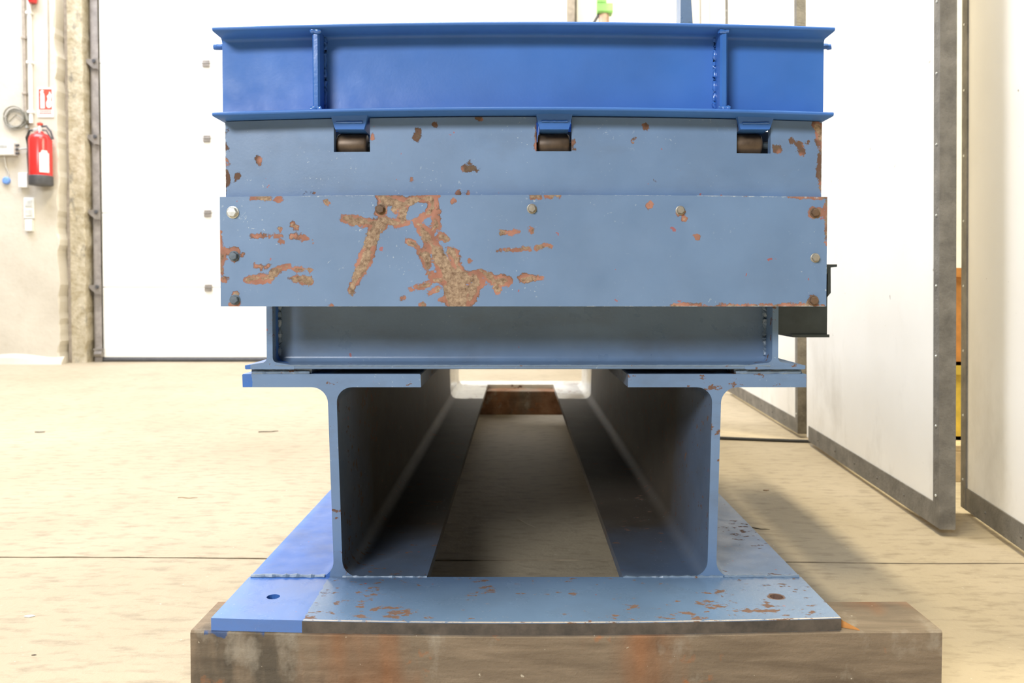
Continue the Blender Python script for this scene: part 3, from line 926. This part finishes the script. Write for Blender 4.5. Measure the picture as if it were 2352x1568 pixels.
# rear beam and side members of the platform
bl(MB().box(-.4588, .4752, 2.00, 2.096, 1.0146, 1.0201, .0018, 12)).build('top_flange', M['blue'], plat)
bl(MB().box(-.4588, .4752, 2.00, 2.096, .8900, .8933, .0012, 12)).build('bottom_flange', M['blue'], plat)
bl(MB().box(-.4588, .4752, 2.045, 2.052, .8933, 1.0146, 0, 12)).build('web', M['blue'], plat)
for x in (-.25, .05, .36):
    MB().box(x - .025, x + .025, 1.346, 2.0, .99, 1.018, .002).build('joist', M['blue'], plat)

# ------------------------------------------------------------------ things on the left wall
ex = thing('fire_extinguisher', 'red fire extinguisher with black foot ring hanging on the left concrete wall', 'extinguisher', (-3.862, 6.715, 1.45))
c = (-3.862, 6.715, 1.458)
MB().lathe(c, [(.060, .0), (.082, .004), (.0865, .02), (.0865, .36), (.080, .385), (.062, .405), (.030, .418), (.024, .43)], 'z', 28).build('cylinder', M['red'], ex, 40)
MB().lathe(c, [(.070, -.004), (.086, -.002), (.0895, .004), (.0895, .070), (.086, .074)], 'z', 28).build('foot_ring', M['blackish'], ex, 40)
m = MB().lathe((c[0], c[1], c[2] + .43), [(.020, -.012), (.022, 0), (.022, .03), (.015, .036), (.015, .05)], 'z', 16)
m.box(c[0] - .050, c[0] - .012, c[1] - .014, c[1] + .014, c[2] + .425, c[2] + .455, .004)
m.build('valve', M['zinc'], ex)
m = MB().tube([(c[0] - .01, c[1], c[2] + .47), (c[0] + .05, c[1], c[2] + .475), (c[0] + .085, c[1], c[2] + .43), (c[0] + .105, c[1], c[2] + .37)], .009, 8)
m.tube([(c[0] + .01, c[1], c[2] + .445), (c[0] + .05, c[1], c[2] + .44), (c[0] + .090, c[1], c[2] + .37)], .007, 8)
m.build('handle', M['blackish'], ex)
MB().lathe((c[0], c[1], c[2] + .475), [(.014, 0), (.022, .01), (.022, .022), (.010, .030)], 'z', 12).build('pin_cap', M['sign_red'], ex)
pts = [(c[0] - .03, c[1], c[2] + .44), (c[0] - .085, c[1], c[2] + .44), (c[0] - .108, c[1], c[2] + .38), (c[0] - .100, c[1], c[2] + .25), (c[0] - .094, c[1], c[2] + .10), (c[0] - .088, c[1], c[2] + .03)]
MB().tube(pts, [.008, .010, .012, .011, .010, .007], 8).build('hose', M['black'], ex)
v = []; f = []
for i in range(9):
    a = math.radians(-72 + i * 6.0)
    for h in (.095, .235, .27):
        if h == .27 and not (2 <= i <= 6): h = .250
        v.append((c[0] + math.sin(a) * .0878 + 0.0, c[1] - math.cos(a) * .0878, c[2] + h))
f = []
for i in range(8):
    for k in range(2): f.append((i * 3 + k, i * 3 + k + 1, (i + 1) * 3 + k + 1, (i + 1) * 3 + k))
v2 = [(c[0] - (p[0] - c[0]), p[1], p[2]) for p in v]
MB().add(v2, f).build('paper_label', M['white_plastic'], ex)
MB().box(c[0] - .02, c[0] + .02, 6.800 - .010, 6.802, c[2] + .30, c[2] + .42, .002).box(c[0] - .012, c[0] + .012, c[1] + .01, 6.80, c[2] + .395, c[2] + .412).build('wall_hook', M['bracket'], ex)

sg = thing('extinguisher_sign', 'white and red fire extinguisher sign on the wall above the extinguisher', 'sign', (-3.859, 6.79, 2.13))
X0, X1, Z0, Z1 = -3.925, -3.794, 2.020, 2.258
MB().box(X0, X1, 6.792, 6.800, Z0, Z1, .001).build('board', M['white_plastic'], sg)
W = X1 - X0
MB().box(X0 + .012, X1 - .012, 6.790, 6.792, Z0 + .062, Z1 - .010).build('red_field', M['sign_red'], sg)
def zx(pts, y0, y1): return MB().prism([(X0 + u * W, Z0 + w * (Z1 - Z0)) for u, w in pts], 'y', y0, y1)
m = zx([(.20, .30), (.46, .30), (.46, .72), (.42, .80), (.36, .86), (.44, .90), (.30, .93), (.18, .86), (.22, .80), (.20, .72)], 6.7885, 6.790)
m.build('cylinder_mark', M['white_plastic'], sg)
zx([(.28, .60), (.38, .60), (.38, .63), (.28, .63)], 6.7870, 6.7885).build('label_mark', M['sign_red'], sg)
zx([(.58, .36), (.70, .31), (.86, .34), (.92, .50), (.84, .58), (.90, .74), (.78, .88), (.74, .78), (.62, .72), (.66, .60), (.56, .50)], 6.7885, 6.790).build('flame_mark', M['white_plastic'], sg)
m = MB()
for row, (zz_, hh) in enumerate(((.205, .030), (.135, .042))):
    for k in range(8):
        u0 = .12 + k * .096
        m.add(*(lambda q: (q.v, q.f))(zx([(u0, zz_ - hh / 2), (u0 + .075, zz_ - hh / 2), (u0 + .075, zz_ + hh / 2), (u0, zz_ + hh / 2)], 6.791, 6.792)))
m.build('lettering', M['sign_red'], sg)

pc = thing('conduit', 'white conduit pipe running down the wall to the extinguisher', 'pipe', (-3.972, 6.785, 1.97))
MB().tube([(-3.974, 6.785, 1.97), (-3.972, 6.785, 4.1)], .016, 10).build('pipe', M['white_plastic'], pc)
for z in (2.05, 2.45, 2.85): MB().box(-3.995, -3.950, 6.764, 6.802, z, z + .02, .002).build('clip', M['white_plastic'], pc)
pc = thing('conduit', 'beige conduit pipe beside the white conduit, ending at the cable coil', 'pipe', (-4.02, 6.785, 2.05))
MB().tube([(-4.021, 6.788, 2.04), (-4.024, 6.788, 4.1)], .013, 10).build('pipe', M['jamb'], pc)
for z in (2.2, 2.65): MB().box(-4.040, -4.004, 6.770, 6.802, z, z + .02, .002).build('clip', M['jamb'], pc)
o = MB().tube([(-3.826, 6.795, 4.0), (-3.828, 6.795, 2.6), (-3.833, 6.795, 2.262)], .0035, 6).build('wire', M['jamb'])
tag(o, 'thin wire hanging down the wall to the red and white sign', 'wire')
m = MB()
for k in range(4):
    R = .072 + .006 * k; pts = []
    for j in range(29):
        a = 2 * math.pi * j / 28
        pts.append((-4.105 + (0, .012, -.008, .006)[k] + R * math.cos(a), 6.789 - .004 * k, 2.014 + (0, -.012, .006, -.026)[k] + R * math.sin(a) * (1, .92, 1.04, .8)[k]))
    m.tube(pts, (.005, .004, .005, .0025)[k], 6)
m.tube([(-4.15, 6.78, 1.98), (-4.09, 6.78, 2.04), (-4.03, 6.785, 1.99), (-3.99, 6.785, 1.93)], .004, 6)
m.tube([(-4.02, 6.785, 2.06), (-4.00, 6.785, 1.99), (-4.01, 6.785, 1.93)], .018, 8)
tag(m.build('cable_coil', M['cable_grey']), 'grey cable coil hanging on the concrete wall left of the extinguisher', 'cable')
o = MB().lathe((-3.80, 6.79, 2.93), [(.001, -.05), (.03, -.05), (.035, 0), (.02, .02), (.001, .02)], 'y', 12)
jb = thing('junction_box', 'white junction box with dark display strip at the left border of the photo', 'box', (-4.17, 6.77, 1.75))
MB().box(-4.33, -4.094, 6.735, 6.802, 1.705, 1.806, .006).build('housing', M['white_plastic'], jb)
MB().box(-4.232, -4.142, 6.732, 6.736, 1.765, 1.785).build('display', M['grey_plastic'], jb)
for z in (1.722, 1.755, 1.788): MB().tube([(-4.094, 6.77, z), (-4.070, 6.77, z)], .010, 10).build('cable_gland', M['blackish'], jb)
MB().tube([(-4.07, 6.77, 1.755), (-4.03, 6.78, 1.762), (-3.99, 6.79, 1.77)], .006, 6).build('cable', M['grey_plastic'], jb)
MB().tube([(-4.19, 6.77, 1.705), (-4.187, 6.785, 1.62), (-4.165, 6.79, 1.56), (-4.18, 6.79, 1.52)], .004, 6).build('lead', M['pale_grey'], jb)
o = MB().lathe((-4.187, 6.800, 1.503), [(.030, 0), (.030, -.02), (.022, -.03), (.001, -.032)], 'y', 16).build('wall_button', M['blue_cap'])
tag(o, 'round blue button on the wall below the junction box', 'button')
o = MB().box(-4.075, -4.005, 6.765, 6.802, 1.445, 1.565, .005).build('socket_box', M['white_plastic']); tag(o, 'blank white socket box on the wall left of the extinguisher foot', 'box')
sw = thing('light_switch', 'pale double switch plate on the wall below the fire extinguisher', 'switch', (-4.0, 6.79, 1.28))
MB().box(-4.046, -3.964, 6.785, 6.802, 1.195, 1.365, .004).build('plate', M['white_plastic'], sw)
for z in (1.215, 1.29): MB().box(-4.034, -3.978, 6.779, 6.786, z, z + .058, .003).build('rocker', M['pale_grey'], sw)
o = MB().box(-4.03, -3.975, 6.770, 6.802, 1.09, 1.185, .005).build('socket_box', M['white_plastic']); tag(o, 'small white box on the wall just under the double switch plate', 'box')
al = thing('wall_beacon', 'small dark red beacon high on the wall at the top border of the photo', 'beacon', (-3.93, 6.76, 2.95))
MB().lathe((-3.935, 6.765, 2.935), [(.001, 0), (.03, 0), (.034, .02), (.034, .08), (.02, .095)], 'z', 14).build('lens', M['red'], al)
MB().box(-3.965, -3.905, 6.74, 6.802, 3.01, 3.05, .003).build('mount', M['blackish'], al)

# on the back wall above the beam
gv = thing('wall_valve', 'green valve box with a brown pipe stub on the back wall above the blue beam', 'valve', (.69, 6.9, 2.75))
MB().box(.628, .748, 6.58, 6.70, 2.80, 2.875, .012).build('valve_body', M['green'], gv)
MB().box(.628, .700, 6.60, 6.69, 2.873, 3.02, .012).build('bonnet', M['green'], gv)
MB().tube([(.683, 6.64, 2.20), (.683, 6.64, 2.805)], .042, 14).build('pipe_stub', M['copper'], gv)
MB().tube([(.640, 6.64, 2.80), (.600, 6.64, 2.73), (.585, 6.70, 2.66)], .012, 8).build('lever', M['blackish'], gv)
MB().box(.66, .705, 6.64, 7.062, 2.60, 2.64, .004).build('wall_bracket', M['bracket'], gv)

# beyond the slit between the panels
pal = thing('pallet', 'pale wooden pallet on the floor behind the partition slit', 'pallet', (1.75, 3.05, 0))
for y in (2.66, 2.80, 2.94, 3.08, 3.22, 3.36): MB().box(1.36, 2.20, y, y + .10, .10, .12, .002).build('plank', M['pine'], pal)
for x in (1.36, 1.74, 2.12): MB().box(x, x + .08, 2.66, 3.46, .0, .10, .002).build('bearer', M['pine'], pal)
def crate(x0, x1, y0, y1, z0, z1, mat, label):
    o = thing('crate', label, 'crate', ((x0 + x1) / 2, (y0 + y1) / 2, z0))
    m = MB().box(x0, x1, y0, y0 + .012, z0, z1).box(x0, x1, y1 - .012, y1, z0, z1).box(x0, x0 + .012, y0, y1, z0, z1).box(x1 - .012, x1, y0, y1, z0, z1).box(x0, x1, y0, y1, z0, z0 + .012)
    m.build('shell', mat, o)
    m = MB().box(x0 - .012, x1 + .012, y0 - .012, y0, z1 - .03, z1).box(x0 - .012, x1 + .012, y1, y1 + .012, z1 - .03, z1).box(x0 - .012, x0, y0, y1, z1 - .03, z1).box(x1, x1 + .012, y0, y1, z1 - .03, z1)
    m.build('rim', mat, o)
crate(1.44, 2.05, 2.75, 3.35, .121, .37, M['yellow'], 'yellow crate on the pallet, lower of the two behind the slit')
crate(1.44, 2.05, 2.75, 3.35, .371, .695, M['orange'], 'orange crate stacked on the yellow crate behind the slit')

# ------------------------------------------------------------------ small things on the floor
pts = []
for i in range(30):
    x = .46 + i * .0255
    pts.append((x, 3.42 - .075 * max(0, (x - .84) / .32) + .012 * math.sin(x * 5), .0065))
o = MB().tube(pts, .0065, 8).build('floor_cable', M['black'])
tag(o, 'black cable lying across the floor from the machine to the partition', 'cable')
def stick(name, p0, p1, r, mat, label, cat='twig'):
    p0, p1 = Vector(p0), Vector(p1); pts = [p0.lerp(p1, k / 5) + Vector((0, .004 * math.sin(k * 1.7), 0)) for k in range(6)]
    for p in pts: p.z = r
    tag(MB().tube(pts, [r, r * .9, r, r * .8, r * .85, r * .5], 6).build(name, mat), label, cat)
stick('twig', (.600, 2.155, 0), (.655, 2.130, 0), .0012, M['twig'], 'dark thin twig on the floor right of the base plate')
stick('straw', (-.005, 2.24, 0), (.045, 2.15, 0), .0009, M['straw'], 'pale straw on the shaded floor between the two beams', 'straw')
stick('twig', (-1.13, 3.58, 0), (-1.05, 3.60, 0), .0022, M['twig'], 'dark short twig on the bright floor left of the machine')
stick('twig', (-1.02, 2.46, 0), (-.96, 2.455, 0), .0012, M['brown'], 'brown thin twig on the bright floor beside the left beam')
def chip(name, x, y, s, mat, label, cat='chip'):
    v = [(x + s * a, y + s * b, .0003) for a, b in ((-1, -.3), (.2, -.5), (1, .1), (.1, .5), (-.8, .3))]
    v += [(p[0] * 1 + .0, p[1], s * .25) for p in v[:1]] + [(p[0], p[1], s * .18) for p in v[1:]]
    f = [(4, 3, 2, 1, 0), (5, 6, 7, 8, 9)] + [(i, (i + 1) % 5, (i + 1) % 5 + 5, i + 5) for i in range(5)]
    tag(MB().add(v, f).build(name, mat), label, cat)
chip('stone_chip', -2.08, 3.58, .020, M['cable_grey'], 'dark stone chip on the bright floor near the left border', 'stone')
chip('paint_flake', -.935, 1.566, .010, M['white_plastic'], 'white paint flake on the floor at the lower left', 'flake')
chip('stone_chip', -.83, 1.40, .004, M['twig'], 'tiny dark stone chip on the floor left of the timber', 'stone')
chip('stone_chip', .77, 2.55, .010, M['brown'], 'small brown stone chip on the shaded floor right of the machine', 'stone')
v = [(.488, 1.236, .1165), (.512, 1.224, .1165), (.494, 1.258, .1165), (.489, 1.236, .128), (.511, 1.2245, .1185), (.495, 1.258, .1185)]
tag(MB().add(v, [(2, 1, 0), (3, 4, 5), (0, 1, 4, 3), (1, 2, 5, 4), (2, 0, 3, 5)]).build('wood_splinter', M['orange']), 'orange wood splinter on the timber beside the end plate corner', 'splinter')
